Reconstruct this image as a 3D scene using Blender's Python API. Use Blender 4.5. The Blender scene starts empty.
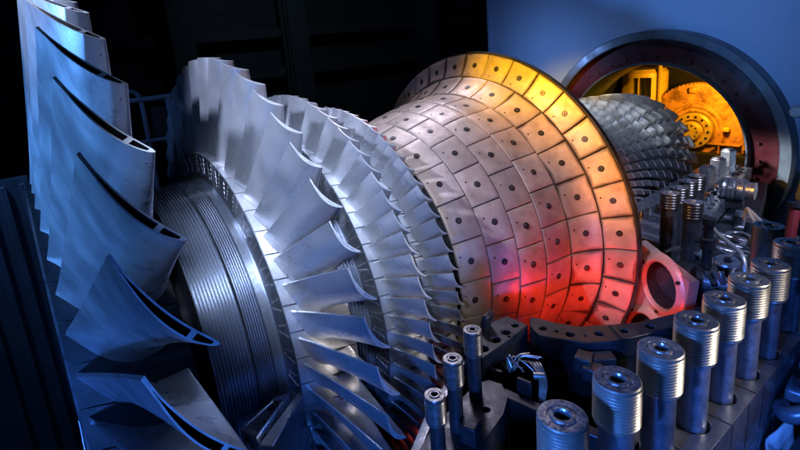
import bpy, bmesh, math, random
from mathutils import Vector, Matrix, noise as mnoise
random.seed(7)
C = bpy.context.scene.collection
PI = math.pi
sc = bpy.context.scene

# ------------------------------------------------------------------ materials
def N(nt, t, **kw):
    n = nt.nodes.new(t)
    for k, v in kw.items(): setattr(n, k, v)
    return n

def mat(name, c1, c2=None, metal=0.0, rough=0.5, rvar=0.12, scale=6.0, bump=0.0, bscale=60.0,
        dirt=None, dirt_amt=0.0, dirt_scale=3.0, stretch=(1, 1, 1), dirt_lo=0.5, dirt_hi=0.72, wave=None):
    m = bpy.data.materials.new(name); m.use_nodes = True
    nt = m.node_tree; b = nt.nodes['Principled BSDF']; L = nt.links.new
    c2 = c2 or tuple(x * 0.72 for x in c1)
    tc = N(nt, 'ShaderNodeTexCoord'); mp = N(nt, 'ShaderNodeMapping')
    mp.inputs['Scale'].default_value = stretch
    L(tc.outputs['Object'], mp.inputs['Vector'])
    n1 = N(nt, 'ShaderNodeTexNoise'); n1.inputs['Scale'].default_value = scale
    n1.inputs['Detail'].default_value = 8; n1.inputs['Roughness'].default_value = 0.65
    L(mp.outputs[0], n1.inputs['Vector'])
    cr = N(nt, 'ShaderNodeValToRGB'); cr.color_ramp.elements[0].position = 0.32; cr.color_ramp.elements[1].position = 0.68
    cr.color_ramp.elements[0].color = (*c2, 1); cr.color_ramp.elements[1].color = (*c1, 1)
    L(n1.outputs['Fac'], cr.inputs['Fac'])
    col = cr.outputs['Color']
    if dirt is not None:
        n2 = N(nt, 'ShaderNodeTexNoise'); n2.inputs['Scale'].default_value = dirt_scale
        n2.inputs['Detail'].default_value = 10; n2.inputs['Roughness'].default_value = 0.75
        L(mp.outputs[0], n2.inputs['Vector'])
        r2 = N(nt, 'ShaderNodeValToRGB'); r2.color_ramp.elements[0].position = dirt_lo; r2.color_ramp.elements[1].position = dirt_hi
        L(n2.outputs['Fac'], r2.inputs['Fac'])
        mm = N(nt, 'ShaderNodeMath', operation='MULTIPLY'); mm.inputs[1].default_value = dirt_amt
        L(r2.outputs['Color'], mm.inputs[0])
        mx = N(nt, 'ShaderNodeMix', data_type='RGBA'); L(mm.outputs[0], mx.inputs[0]); L(col, mx.inputs[6])
        mx.inputs[7].default_value = (*dirt, 1); col = mx.outputs[2]
    L(col, b.inputs['Base Color'])
    b.inputs['Metallic'].default_value = metal
    n3 = N(nt, 'ShaderNodeTexNoise'); n3.inputs['Scale'].default_value = scale * 2.3; n3.inputs['Detail'].default_value = 6
    L(mp.outputs[0], n3.inputs['Vector'])
    mr = N(nt, 'ShaderNodeMapRange'); mr.inputs['From Min'].default_value = 0.3; mr.inputs['From Max'].default_value = 0.7
    mr.inputs['To Min'].default_value = max(0.03, rough - rvar); mr.inputs['To Max'].default_value = min(1, rough + rvar)
    L(n3.outputs['Fac'], mr.inputs['Value']); L(mr.outputs[0], b.inputs['Roughness'])
    if bump > 0:
        n4 = N(nt, 'ShaderNodeTexNoise'); n4.inputs['Scale'].default_value = bscale; n4.inputs['Detail'].default_value = 5
        L(mp.outputs[0], n4.inputs['Vector'])
        bp = N(nt, 'ShaderNodeBump'); bp.inputs['Strength'].default_value = bump; bp.inputs['Distance'].default_value = 0.004
        L(n4.outputs['Fac'], bp.inputs['Height']); L(bp.outputs[0], b.inputs['Normal'])
    return m

M = {}
M['blade'] = mat('blade_steel', (.70, .71, .74), (.52, .53, .58), .85, .30, .08, 4, .05, 90, (.44, .44, .48), .5, 4, dirt_lo=.35, dirt_hi=.8)
M['big_blade'] = mat('large_blade_alloy', (.60, .63, .68), (.46, .49, .55), .88, .32, .10, 3, .10, 70, (.28, .30, .34), .5, 2.0, (2.0, 2.0, .7), .35, .9)
M['platform'] = mat('platform_steel', (.60, .60, .62), (.44, .44, .46), .75, .36, .1, 9, .05)
M['blade_edge'] = mat('tip_rim_steel', (.60, .60, .62), (.4, .4, .42), .7, .48, .1, 20)
M['pocket'] = mat('dark_pocket', (.012, .012, .014), None, .2, .7)  # near-black inside of the hollow blade tips
M['squealer'] = mat('worn_tip', (.30, .28, .27), (.05, .05, .055), .6, .5, .15, 40, .5, 120)
M['drum'] = mat('turned_drum_steel', (.50, .54, .62), (.42, .46, .54), .90, .25, .03, 3)
M['disk'] = mat('disk_steel', (.20, .21, .24), (.10, .105, .12), .85, .36, .12, 14, .2, 50)
M['fir'] = mat('root_seam', (.62, .62, .64), (.30, .3, .32), .9, .32)
M['dark'] = mat('dark_steel', (.035, .037, .042), (.018, .019, .022), .6, .5, .15, 10, .2)
M['shade_dark'] = mat('shade_dark_steel', (.016, .017, .02), None, .4, .5)  # near-black puts deep shadow into the colour at blade roots and drum step
M['black'] = mat('black_recess', (.004, .004, .005), None, 0, .85)
M['flange'] = mat('casing_flange_steel', (.24, .25, .28), (.12, .125, .15), .75, .34, .12, 5, .15, 40, (.05, .04, .04), .6, 6)
M['machined'] = mat('machined_steel', (.42, .43, .46), (.26, .27, .30), .85, .3, .12, 12, .1, 60, (.12, .10, .10), .5, 9)
M['stud'] = mat('stud_shank_steel', (.27, .29, .33), (.10, .11, .14), .55, .38, .14, 12, .15, 60, (.03, .03, .045), .8, 11)
M['thread'] = mat('thread_steel', (.56, .52, .44), (.30, .285, .26), .8, .36, .08, 14, .0, dirt=(.06, .055, .05), dirt_amt=.7, dirt_scale=14)
M['studtop'] = mat('stud_top_steel', (.46, .46, .48), (.22, .22, .24), .85, .3, .12, 35, .2, 90)
M['bolt'] = mat('tile_bolt_steel', (.04, .036, .036), (.02, .02, .02), .7, .4)
M['boltc'] = mat('bolt_socket', (.12, .105, .10), (.06, .055, .055), .7, .4)
M['comp'] = mat('compressor_blade_steel', (.55, .57, .61), (.40, .42, .45), .70, .34, .1, 22, .04, 80, (.22, .22, .22), .4, 5)
M['comp_edge'] = mat('compressor_tip_steel', (.70, .70, .70), (.55, .55, .55), .75, .4)
M['ring'] = mat('intake_ring_steel', (.16, .20, .24), (.09, .115, .15), .5, .42, .12, 4, .1, 30, (.04, .05, .06), .5, 5)
M['red'] = mat('red_lead_paint', (.075, .007, .012), (.035, .004, .008), .0, .5, .15, 5, .15, 40, (.02, .012, .016), .7, 4)
M['wall'] = mat('painted_wall', (.30, .42, .62), (.28, .40, .60), 0, .7, .08, 2, .04, 60)
M['hall'] = mat('hall_paint', (.022, .024, .025), (.012, .013, .015), 0, .8)
M['floor'] = mat('shop_floor', (.05, .05, .055), None, 0, .6)
M['orange'] = mat('orange_primer', (.62, .30, .07), (.50, .22, .045), 0, .5, .12, 6, .15, 40, (.10, .04, .015), .85, 9, dirt_lo=.45, dirt_hi=.62)
M['yellow'] = mat('yellow_paint', (.75, .50, .06), (.62, .40, .04), 0, .45, .1, 5, .05)
M['brassy'] = mat('hub_yellow_metal', (.72, .50, .10), (.5, .33, .06), .4, .35, .1, 14, .1)
M['cloth'] = mat('white_cotton', (.60, .60, .60), (.46, .46, .48), 0, .9, .05, 12, .5, 25)
M['rubber'] = mat('black_rubber', (.015, .015, .017), None, 0, .55)
M['redpipe'] = mat('red_pipe_paint', (.25, .02, .025), (.16, .015, .02), .1, .4)
M['burner'] = mat('burner_plate_metal', (.46, .33, .27), (.30, .20, .16), .25, .45, .1, 7, .1, 60, (.20, .12, .10), .5, 9)
M['cable'] = mat('braided_cable', (.62, .60, .56), (.4, .38, .36), .7, .35, .1, 60, .3, 200)
M['blue_tool'] = mat('tool_enamel', (.17, .20, .25), (.09, .11, .14), .4, .36, .1, 8, .1)
M['plate'] = mat('blackened_plate', (.075, .078, .088), (.035, .037, .043), .7, .40, .12, 12, .15, 50, (.015, .015, .016), .5, 8)
M['panel_blue'] = mat('cladding_paint', (.12, .14, .17), (.07, .085, .10), .2, .6, .1, 3, .05)

def vary(m, lo, hi):
    nt = m.node_tree; b = nt.nodes['Principled BSDF']; L = nt.links.new
    src = b.inputs['Base Color'].links[0].from_socket
    oi = N(nt, 'ShaderNodeObjectInfo'); mr = N(nt, 'ShaderNodeMapRange'); mr.inputs['To Min'].default_value = lo; mr.inputs['To Max'].default_value = hi
    L(oi.outputs['Random'], mr.inputs['Value'])
    hs = N(nt, 'ShaderNodeHueSaturation'); L(mr.outputs[0], hs.inputs['Value']); L(src, hs.inputs['Color']); L(hs.outputs[0], b.inputs['Base Color'])
for k, lo, hi in (('blade', .84, 1.06), ('big_blade', .88, 1.06), ('comp', .70, 1.12), ('stud', .7, 1.15), ('thread', .7, 1.12), ('studtop', .7, 1.15)): vary(M[k], lo, hi)
# heat shield panels: coated metal with scorched joints (uses the panel's own UV, so it is wear that belongs to the panel)
def tile_mat(name, soot, lo=.73, base1=(.46, .365, .30), base2=(.25, .19, .152)):
    m = mat(name, base1, base2, .22, .46, .1, 10, .18, 160, (.36, .28, .27), .55, 9)
    nt = m.node_tree; L = nt.links.new; b = nt.nodes['Principled BSDF']
    src = b.inputs['Base Color'].links[0].from_socket
    uv = N(nt, 'ShaderNodeUVMap'); sx = N(nt, 'ShaderNodeSeparateXYZ'); L(uv.outputs[0], sx.inputs[0])
    def edge(o):
        a = N(nt, 'ShaderNodeMath', operation='SUBTRACT'); a.inputs[1].default_value = .5; L(o, a.inputs[0])
        b_ = N(nt, 'ShaderNodeMath', operation='ABSOLUTE'); L(a.outputs[0], b_.inputs[0]); return b_.outputs[0]
    mxx = N(nt, 'ShaderNodeMath', operation='MAXIMUM'); L(edge(sx.outputs[0]), mxx.inputs[0]); L(edge(sx.outputs[1]), mxx.inputs[1])
    tc = N(nt, 'ShaderNodeTexCoord'); nz = N(nt, 'ShaderNodeTexNoise'); nz.inputs['Scale'].default_value = 5; nz.inputs['Detail'].default_value = 4
    L(tc.outputs['Object'], nz.inputs['Vector'])
    s = N(nt, 'ShaderNodeMath', operation='MULTIPLY_ADD'); s.inputs[1].default_value = .55; L(nz.outputs['Fac'], s.inputs[0]); L(mxx.outputs[0], s.inputs[2])
    r = N(nt, 'ShaderNodeMapRange'); r.interpolation_type = 'SMOOTHSTEP'
    r.inputs['From Min'].default_value = lo; r.inputs['From Max'].default_value = lo + .14
    r.inputs['To Max'].default_value = soot; L(s.outputs[0], r.inputs['Value'])
    mx = N(nt, 'ShaderNodeMix', data_type='RGBA'); L(r.outputs[0], mx.inputs[0]); L(src, mx.inputs[6]); mx.inputs[7].default_value = (.05, .035, .03, 1)
    L(mx.outputs[2], b.inputs['Base Color'])
    return m
M['tile'] = tile_mat('heat_shield_coating', .45, .76)
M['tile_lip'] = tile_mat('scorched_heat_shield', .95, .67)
vary(M['tile'], .82, 1.08); vary(M['tile_lip'], .84, 1.06)

# ------------------------------------------------------------------ mesh helpers
class MB:
    def __init__(s): s.v = []; s.f = []; s.m = []; s.uv = {}
    def add(s, vs, fs, mi=0):
        o = len(s.v); s.v += [tuple(x) for x in vs]
        for f in fs: s.f.append(tuple(i + o for i in f)); s.m.append(mi)
        return o
    def rev(s, prof, n=96, a0=0.0, a1=360.0, mi=0, axis='Y', org=(0, 0, 0)):
        closed = abs(a1 - a0 - 360) < 1e-6; k = n if closed else n + 1
        vs = []
        for i in range(k):
            a = math.radians(a0 + (a1 - a0) * i / n); ca, sa = math.cos(a), math.sin(a)
            for (y, r) in prof:
                if axis == 'Y': vs.append((org[0] + r * ca, org[1] + y, org[2] + r * sa))
                elif axis == 'Z': vs.append((org[0] + r * ca, org[1] + r * sa, org[2] + y))
                else: vs.append((org[0] + y, org[1] + r * ca, org[2] + r * sa))
        p = len(prof); fs = []
        for i in range(n):
            j = (i + 1) % k
            for q in range(p - 1):
                fs.append((i * p + q, j * p + q, j * p + q + 1, i * p + q + 1))
        s.add(vs, fs, mi); return s
    def box(s, c, d, rz=0, mi=0, ry=0):
        m = Matrix.Translation(c) @ Matrix.Rotation(rz, 4, 'Z') @ Matrix.Rotation(ry, 4, 'Y')
        vs = [m @ Vector((x * d[0] / 2, y * d[1] / 2, z * d[2] / 2)) for x in (-1, 1) for y in (-1, 1) for z in (-1, 1)]
        s.add(vs, [(0, 1, 3, 2), (4, 6, 7, 5), (0, 4, 5, 1), (2, 3, 7, 6), (0, 2, 6, 4), (1, 5, 7, 3)], mi); return s
    def cyl(s, a, b, r0, r1=None, n=20, mi=0, cap=True):
        r1 = r0 if r1 is None else r1; a = Vector(a); b = Vector(b); d = (b - a).normalized()
        u = d.orthogonal().normalized(); w = d.cross(u)
        vs = []
        for i in range(n):
            t = 2 * PI * i / n; e = u * math.cos(t) + w * math.sin(t); vs += [a + e * r0, b + e * r1]
        fs = [(2 * i, 2 * ((i + 1) % n), 2 * ((i + 1) % n) + 1, 2 * i + 1) for i in range(n)]
        if cap: fs += [tuple(2 * i for i in range(n - 1, -1, -1)), tuple(2 * i + 1 for i in range(n))]
        s.add(vs, fs, mi); return s
    def tube(s, pts, r, n=10, mi=0, sub=6):
        P = [Vector(p) for p in pts]; Q = []
        for i in range(len(P) - 1):
            p0 = P[max(i - 1, 0)]; p1 = P[i]; p2 = P[i + 1]; p3 = P[min(i + 2, len(P) - 1)]
            for k in range(sub):
                t = k / sub
                Q.append(.5 * ((2 * p1) + (p2 - p0) * t + (2 * p0 - 5 * p1 + 4 * p2 - p3) * t * t + (3 * p1 - p0 - 3 * p2 + p3) * t ** 3))
        Q.append(P[-1]); vs = []; up = Vector((.3, .2, .9))
        for i, q in enumerate(Q):
            d = (Q[min(i + 1, len(Q) - 1)] - Q[max(i - 1, 0)]).normalized()
            u = d.cross(up); u = u.normalized() if u.length > 1e-4 else d.orthogonal().normalized(); w = d.cross(u)
            for k in range(n):
                t = 2 * PI * k / n; vs.append(q + (u * math.cos(t) + w * math.sin(t)) * r)
        fs = [(i * n + k, i * n + (k + 1) % n, (i + 1) * n + (k + 1) % n, (i + 1) * n + k) for i in range(len(Q) - 1) for k in range(n)]
        fs += [tuple(range(n - 1, -1, -1)), tuple((len(Q) - 1) * n + k for k in range(n))]
        s.add(vs, fs, mi); return s
    def prism(s, poly, z0, z1, mi=0):
        n = len(poly); vs = [(x, y, z0) for x, y in poly] + [(x, y, z1) for x, y in poly]
        fs = [tuple(range(n - 1, -1, -1)), tuple(range(n, 2 * n))] + [(i, (i + 1) % n, n + (i + 1) % n, n + i) for i in range(n)]
        s.add(vs, fs, mi); return s
    def mesh(s, name, mats, smooth=True, angle=35):
        me = bpy.data.meshes.new(name); me.from_pydata(s.v, [], s.f)
        for m in mats: me.materials.append(m)
        me.polygons.foreach_set('material_index', s.m)
        bm = bmesh.new(); bm.from_mesh(me); bmesh.ops.recalc_face_normals(bm, faces=bm.faces); bm.to_mesh(me); bm.free()
        if smooth:
            me.polygons.foreach_set('use_smooth', [True] * len(me.polygons))
            me.set_sharp_from_angle(angle=math.radians(angle))
        me.update(); return me
    def obj(s, name, mats, parent=None, smooth=True, angle=35, bevel=0.0, seg=2):
        if not isinstance(mats, (list, tuple)): mats = [mats]
        o = bpy.data.objects.new(name, s.mesh(name, mats, smooth, angle)); C.objects.link(o)
        if parent: o.parent = parent
        if bevel:
            b = o.modifiers.new('bevel', 'BEVEL'); b.width = bevel; b.segments = seg; b.limit_method = 'ANGLE'; b.angle_limit = math.radians(40); b.harden_normals = False
        return o

def tag(o, label, cat, group=None):
    o['label'] = label; o['category'] = cat
    if group: o['group'] = group
    return o
def thing(name, label, cat, loc=(0, 0, 0), rz=0, group=None):
    o = bpy.data.objects.new(name, None); C.objects.link(o); o.location = loc; o.rotation_euler = (0, 0, rz)
    o.empty_display_size = .1
    return tag(o, label, cat, group)
def struct(o): o['kind'] = 'structure'; return o
def stuff(o): o['kind'] = 'stuff'; return o
def copy_tree(o, parent=None):
    c = o.copy(); C.objects.link(c)
    if parent: c.parent = parent
    for ch in list(o.children): copy_tree(ch, c)
    return c
def cut(o, holes, axis='Z', n=28):
    """drill real round holes; the drill bodies are removed again"""
    mb = MB()
    for (x, y, z, r, d) in holes:
        if axis == 'Z': mb.cyl((x, y, z - d), (x, y, z + .05), r, n=n)
        elif axis == 'Y': mb.cyl((x, y - .05, z), (x, y + d, z), r, n=n)
    k = mb.obj('drill', M['black'], smooth=False)
    b = o.modifiers.new('holes', 'BOOLEAN'); b.object = k; b.operation = 'DIFFERENCE'; b.solver = 'EXACT'
    bpy.context.view_layer.update()
    dg = bpy.context.evaluated_depsgraph_get(); me = bpy.data.meshes.new_from_object(o.evaluated_get(dg), depsgraph=dg)
    o.modifiers.clear(); o.data = me
    bpy.data.objects.remove(k)
    me.polygons.foreach_set('use_smooth', [True] * len(me.polygons)); me.set_sharp_from_angle(angle=math.radians(35))
    return o
lerp = lambda a, b, t: a + (b - a) * t

# ------------------------------------------------------------------ turbine blades
def af_t(n): return [.5 * (1 - math.cos(PI * i / (n - 1))) for i in range(n)]
def half_t(t, th, te): return max(te * (1 if t > .02 else t / .02), 5 * th * (.2969 * math.sqrt(t) - .126 * t - .3516 * t * t + .2843 * t ** 3 - .1015 * t ** 4))

def blade(mb, a0, P, n=15, K=7, detail=True):
    """one blade; P holds root and tip leading/trailing edge points (axial y, radius R, angle offset a)."""
    T = af_t(n)
    rings = []
    for k in range(K):
        f = k / (K - 1); g = f ** .9
        RL, RT = lerp(P['RrL'], P['RtL'], f), lerp(P['RrT'], P['RtT'], f)
        yL, yT = lerp(P['yrL'], P['ytL'], g), lerp(P['yrT'], P['ytT'], g)
        aL, aT = lerp(P['arL'], P['atL'], g), lerp(P['arT'], P['atT'], g)
        cam, th = lerp(P['cr'], P['ct'], f), lerp(P['tr'], P['tt'], f)
        fil = P.get('fil', .007) * max(0, 1 - f * 9) ** 2
        Rm = (RL + RT) / 2
        sL, sT = Rm * math.radians(aL), Rm * math.radians(aT)
        cy, cs = yT - yL, sT - sL; ch = math.hypot(cy, cs)
        ny, ns = -cs / ch, cy / ch
        if (ny > 0): ny, ns = -ny, -ns
        up, lo = [], []
        for t in T:
            m = cam * ch * 4 * t * (1 - t) * (1.25 - .5 * t)
            h = half_t(t, th, P['te'] / ch) * ch + fil * (math.sin(PI * min(1, .12 + t * .8)))
            for sgn, L_ in ((1, up), (-1, lo)):
                y = yL + cy * t + ny * (m + sgn * h); s = sL + cs * t + ns * (m + sgn * h)
                R = lerp(RL, RT, t); a = math.radians(a0) + s / Rm
                L_.append((R, y, a))
        rings.append((up, lo))
    pt = lambda q: (q[0] * math.cos(q[2]), q[1], q[0] * math.sin(q[2]))
    vs = []; W = 2 * n - 2
    for up, lo in rings:
        loop = up + lo[-2:0:-1]
        vs += [pt(q) for q in loop]
    fs = [(k * W + i, k * W + (i + 1) % W, (k + 1) * W + (i + 1) % W, (k + 1) * W + i) for k in range(K - 1) for i in range(W)]
    mb.add(vs, fs, 0)
    up, lo = rings[-1]
    if not detail:
        mb.add([pt(q) for q in up] + [pt(q) for q in lo], [(i, i + 1, n + i + 1, n + i) for i in range(n - 1)], 1); return
    cav = P['cav']; rim = P['rim']; dep = P['dep']
    vv = []; 
    def mid(u, l, w): return tuple(lerp(u[j], l[j], w) for j in range(3))
    ui, li = [], []
    for u, l in zip(up, lo):
        d = math.dist(pt(u), pt(l)); w = min(.5, rim / max(d, 1e-6)); ui.append(mid(u, l, w)); li.append(mid(l, u, w))
    o = mb.add([pt(q) for q in up + ui + li + lo] + [pt((q[0] - dep, q[1], q[2])) for q in ui + li], [], 0)
    A, B, Cc, D, E, F = o, o + n, o + 2 * n, o + 3 * n, o + 4 * n, o + 5 * n
    def q(f, mi): mb.f.append(f); mb.m.append(mi)
    for i in range(n - 1):
        tm = (T[i] + T[i + 1]) / 2
        inside = any(c0 < tm < c1 for c0, c1 in cav)
        q((A + i, A + i + 1, B + i + 1, B + i), 1); q((Cc + i, Cc + i + 1, D + i + 1, D + i), 1)
        if not inside: q((B + i, B + i + 1, Cc + i + 1, Cc + i), 1)
        else:
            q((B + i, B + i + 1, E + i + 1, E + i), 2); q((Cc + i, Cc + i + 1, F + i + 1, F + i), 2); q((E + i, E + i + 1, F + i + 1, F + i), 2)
            for j in (i, i + 1):
                tj = (T[j] + T[j + (1 if j > i else -1)]) / 2 if 0 <= j + (1 if j > i else -1) < n else -1
                if not any(c0 < tj < c1 for c0, c1 in cav): q((B + j, Cc + j, F + j, E + j), 2)

def platform(mb, a0, P):
    h = math.radians(P['pitch']) / 2 - .0022 / P['RrT']; a = math.radians(a0 + P['pl_off']); n = 5
    y0, y1 = P['py0'], P['py1']; prof = [(y0, P['pR0'] - .05), (y0, P['pR0']), ((y0 + y1) / 2, (P['pR0'] + P['pR1']) / 2), (y1, P['pR1']), (y1, P['pR1'] - .05)]
    sk = math.radians(P.get('skew', 0)); vs = []
    for i in range(n):
        for (y, r) in prof:
            b = a - h + 2 * h * i / (n - 1) + sk * ((y - y0) / (y1 - y0) - .5); vs.append((r * math.cos(b), y, r * math.sin(b)))
    k = len(prof)
    fs = [(i * k + j, i * k + j + 1, (i + 1) * k + j + 1, (i + 1) * k + j) for i in range(n - 1) for j in range(k - 1)]
    fs += [tuple(range(k)), tuple((n - 1) * k + j for j in range(k - 1, -1, -1))]
    mb.add(vs, fs, 3)

ROWS = [
    dict(pitch=9.0, base=35.2, vis=(-32, 112), RrL=.765, RrT=.735, RtL=1.325, RtT=1.365, yrT=-2.212, ytT=-2.113, yrL=-1.955, ytL=-1.974,
         arT=0, atT=-.9, arL=-7.5, atL=-10.0, cr=.20, ct=.085, tr=.13, tt=.088, te=.0042, cav=[(.05, .20), (.235, .42), (.455, .65), (.69, .90)], rim=.0036, dep=.05,
         pR0=.735, pR1=.765, py0=-2.225, py1=-1.935, pl_off=-4.5, skew=-5, fil=.010),
    dict(pitch=7.1, base=35.7, vis=(-30, 186), RrL=.735, RrT=.727, RtL=1.105, RtT=1.110, yrT=-1.605, ytT=-1.557, yrL=-1.435, ytL=-1.498,
         arT=0, atT=-1.6, arL=-8.2, atL=-7.2, cr=.24, ct=.15, tr=.16, tt=.11, te=.0025, cav=[(.10, .34), (.40, .72)], rim=.006, dep=.03,
         pR0=.724, pR1=.735, py0=-1.628, py1=-1.405, pl_off=-3.2, skew=-3),
    dict(pitch=5.07, base=25.3, vis=(-22, 122), RrL=.745, RrT=.742, RtL=.909, RtT=.915, yrT=-1.258, ytT=-1.212, yrL=-1.11, ytL=-1.172,
         arT=0, atT=-.4, arL=-6.6, atL=-6.3, cr=.24, ct=.15, tr=.13, tt=.08, te=.002, cav=[], rim=.005, dep=.02,
         pR0=.742, pR1=.742, py0=-1.277, py1=-1.085, pl_off=-2.8, skew=-2),
    dict(pitch=5.07, base=25.6, vis=(-18, 106), RrL=.70, RrT=.70, RtL=.812, RtT=.828, yrT=-1.028, ytT=-.988, yrL=-.905, ytL=-.942,
         arT=0, atT=0, arL=-5.6, atL=-5.2, cr=.25, ct=.17, tr=.14, tt=.09, te=.002, cav=[], rim=.005, dep=.02,
         pR0=.697, pR1=.692, py0=-1.045, py1=-.875, pl_off=-2.4, skew=-2),
]
rotor = thing('gas_turbine_rotor', 'huge bladed gas turbine rotor lying horizontally through the open casing', 'turbine rotor', (0, 0, 0))
DISK_IN = [(-2.232, -1.93, .7345), (-1.6325, -1.407, .7225), (-1.2815, -1.087, .7405), (-1.0495, -.877, .6955)]
hidden = MB()
for ri, P in enumerate(ROWS):
    y0, y1, R = DISK_IN[ri]
    n = int(round(360 / P['pitch']))
    d = MB().rev([(y0, .30), (y0, R - .002), (y0 + .0012, R), (y1 - .01, R - .03), (y1, .30)], 120)
    # fir-tree root outlines on the disk face
    if ri in (1, 2):
        for i in range(n):
            a = math.radians(P['base'] + P['pitch'] * (i + .5) + P['pl_off'])
            for sg in (-1, 1):
                pts = []
                for k in range(9):
                    r = R - .004 - k * .0095; w = (.020 - .0014 * k + (.004 if k % 2 else -.003)) * sg * (1 if ri == 1 else .7)
                    b = a + w / r; pts.append((r * math.cos(b), y0 - .0005, r * math.sin(b)))
                d.tube(pts, .0010, 5, mi=1, sub=3)
    disk = d.obj('turbine_disk', [M['disk'], M['fir']], rotor)
    n = int(360 // P['pitch']); k0 = math.ceil((-90 - P['base']) / P['pitch'])
    for i in range(k0, k0 + n):
        a = P['base'] + P['pitch'] * i
        if P['vis'][0] <= a <= P['vis'][1]:
            mb = MB(); blade(mb, a, P, 29 if ri == 0 else 21 if ri < 2 else 13, 9 if ri < 2 else 6); platform(mb, a, P)
            mb.obj('turbine_blade', [M['big_blade'] if ri == 0 else M['blade'], M['blade_edge'], M['pocket'] if ri == 0 else M['squealer'], M['shade_dark'] if ri == 0 else M['platform']], disk)  # largest row: platform shade is painted into its dark material
        else:
            blade(hidden, a, P, 9, 4, False); platform(hidden, a, P)
stuff(hidden.obj('turbine_blading', [M['blade'], M['blade_edge'], M['squealer'], M['platform']], rotor))

def grooved(y0, y1, R, n, dep=.013):
    pr = [(y0, .3), (y0, R)]; p = (y1 - y0) / n
    for i in range(n):
        y = y0 + p * i
        pr += [(y + p * .30, R), (y + p * .40, R - dep), (y + p * .82, R - dep), (y + p * .92, R)]
    pr += [(y1, R), (y1, .3)]
    return pr
g = MB().rev(grooved(-1.862, -1.735, .604, 11), 160); g.rev(grooved(-1.728, -1.668, .610, 7), 160)
g.rev([(-1.664, .3), (-1.664, .606), (-1.634, .606), (-1.634, .62), (-1.625, .62), (-1.625, .3)], 160)
g.rev([(-1.94, .3), (-1.94, .42), (-1.86, .42)], 120, mi=1)  # step beside the grooves painted dark as shadow
g.obj('labyrinth_seal_drum', [M['drum'], M['shade_dark']], rotor, angle=25)
g = MB().rev(grooved(-1.408, -1.29, .632, 8), 120); g.rev([(-1.29, .3), (-1.29, .645), (-1.274, .645), (-1.274, .3)], 120)
g.obj('labyrinth_seal_drum', M['drum'], rotor, angle=25)
MB().rev(grooved(-1.09, -1.04, .63, 4), 120).obj('labyrinth_seal_drum', M['drum'], rotor, angle=25)
MB().rev([(-2.2, .0), (-2.2, .34), (.1, .3), (.1, 0)], 72).obj('shaft', M['dark'], rotor)

# ------------------------------------------------------------------ compressor section
NC = 14
cdr = MB().rev([(.1, .0), (.1, .50), (.5, .49), (1.0, .44), (1.5, .36), (1.88, .30), (1.92, .24), (2.1, .22), (2.1, 0)], 96).obj('compressor_drum', M['dark'], rotor)
# yb, R
crow = []
y = .42
for i in range(NC):
    f = i / (NC - 1); crow.append((y, lerp(.605, .545, f ** 1.2) if i < NC - 1 else .535, lerp(.47, .30, f), int(round(26 + 66 * (1 - f) ** 1.2)), lerp(.060, .120, f))); y += lerp(.092, .122, f)
cscale = 1.80 / crow[-1][0]
cand = []
for i, (yc, Rt, Rr, nb, ch) in enumerate(crow):
    yc *= cscale
    for k in range(nb):
        a = 360 / nb * (k + .5 * (i % 2)); a = a - 360 if a > 270 else a
        vis = (-8 < a < 118)
        cand.append((i, a, yc, Rt, Rr, nb, ch, (yc if vis else -9)))
best = sorted(cand, key=lambda q: -q[7] - .002 * (60 - abs(q[1] - 50)))[:100]
bset = set((q[0], q[1]) for q in best)
def cblade(mb, a, yc, Rt, Rr, nb, ch):
    pit = 2 * PI * Rt / nb; sp = pit * .80
    P = dict(RrL=Rr, RrT=Rr, RtL=Rt - .004, RtT=Rt + .004, yrT=yc - ch * .36, yrL=yc + ch * .36, ytT=yc - ch * .25, ytL=yc + ch * .25,
             arT=0, arL=-math.degrees(sp * .5 / Rr), atT=math.degrees(sp * .5 / Rt), atL=-math.degrees(sp * .5 / Rt),
             cr=-.10, ct=-.02, tr=.10, tt=.12, te=.0025, fil=0, cav=[], rim=.004, dep=.01)
    blade(mb, a, P, 9, 4, False)
rest = MB()
for q in cand:
    i, a, yc, Rt, Rr, nb, ch, _ = q
    if (i, a) in bset:
        mb = MB(); cblade(mb, a, yc, Rt, Rr, nb, ch); mb.obj('compressor_blade', [M['comp'], M['comp_edge']], cdr)
    else: cblade(rest, a, yc, Rt, Rr, nb, ch)
stuff(rest.obj('compressor_blading', [M['comp'], M['comp_edge']], cdr))

# ------------------------------------------------------------------ combustor inner liner with bolted heat shields
KN = [(-.80, .645), (-.654, .690), (-.51, .733), (-.36, .766), (-.196, .788), (-.06, .871), (0, 1.0)]
def liner(s):
    """s in rows: 0..6 from the turbine end to the flared lip"""
    i = min(int(max(s, 0)), 5); t = s - i
    p0, p1, p2, p3 = (Vector(KN[max(i - 1, 0)]), Vector(KN[i]), Vector(KN[i + 1]), Vector(KN[min(i + 2, 6)]))
    if i == 5: p3 = Vector((.035, 1.135))
    v = .5 * ((2 * p1) + (p2 - p0) * t + (2 * p0 - 5 * p1 + 4 * p2 - p3) * t * t + (3 * p1 - p0 - 3 * p2 + p3) * t ** 3)
    e = .5 * ((p2 - p0) + 2 * (2 * p0 - 5 * p1 + 4 * p2 - p3) * t + 3 * (3 * p1 - p0 - 3 * p2 + p3) * t * t)
    nrm = Vector((-e[1], e[0])).normalized()
    return v, nrm
lin = thing('combustor_liner', 'flared cone of bolted square heat shield panels glowing yellow, pink and red', 'combustor liner')
pr = [tuple(liner(6 * i / 48)[0] - liner(6 * i / 48)[1] * .014) for i in range(49)]
base = MB().rev(pr + [(.022, 1.004), (.032, .99), (.022, .93), (-.02, .82), (-.2, .72), (-.8, .58)], 180)
base.obj('support_cone', M['dark'], lin)
MB().rev([(.004, .995), (.004, 1.006), (.03, 1.006), (.03, .97)], 180).obj('lip_rim', M['plate'], lin)
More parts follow.
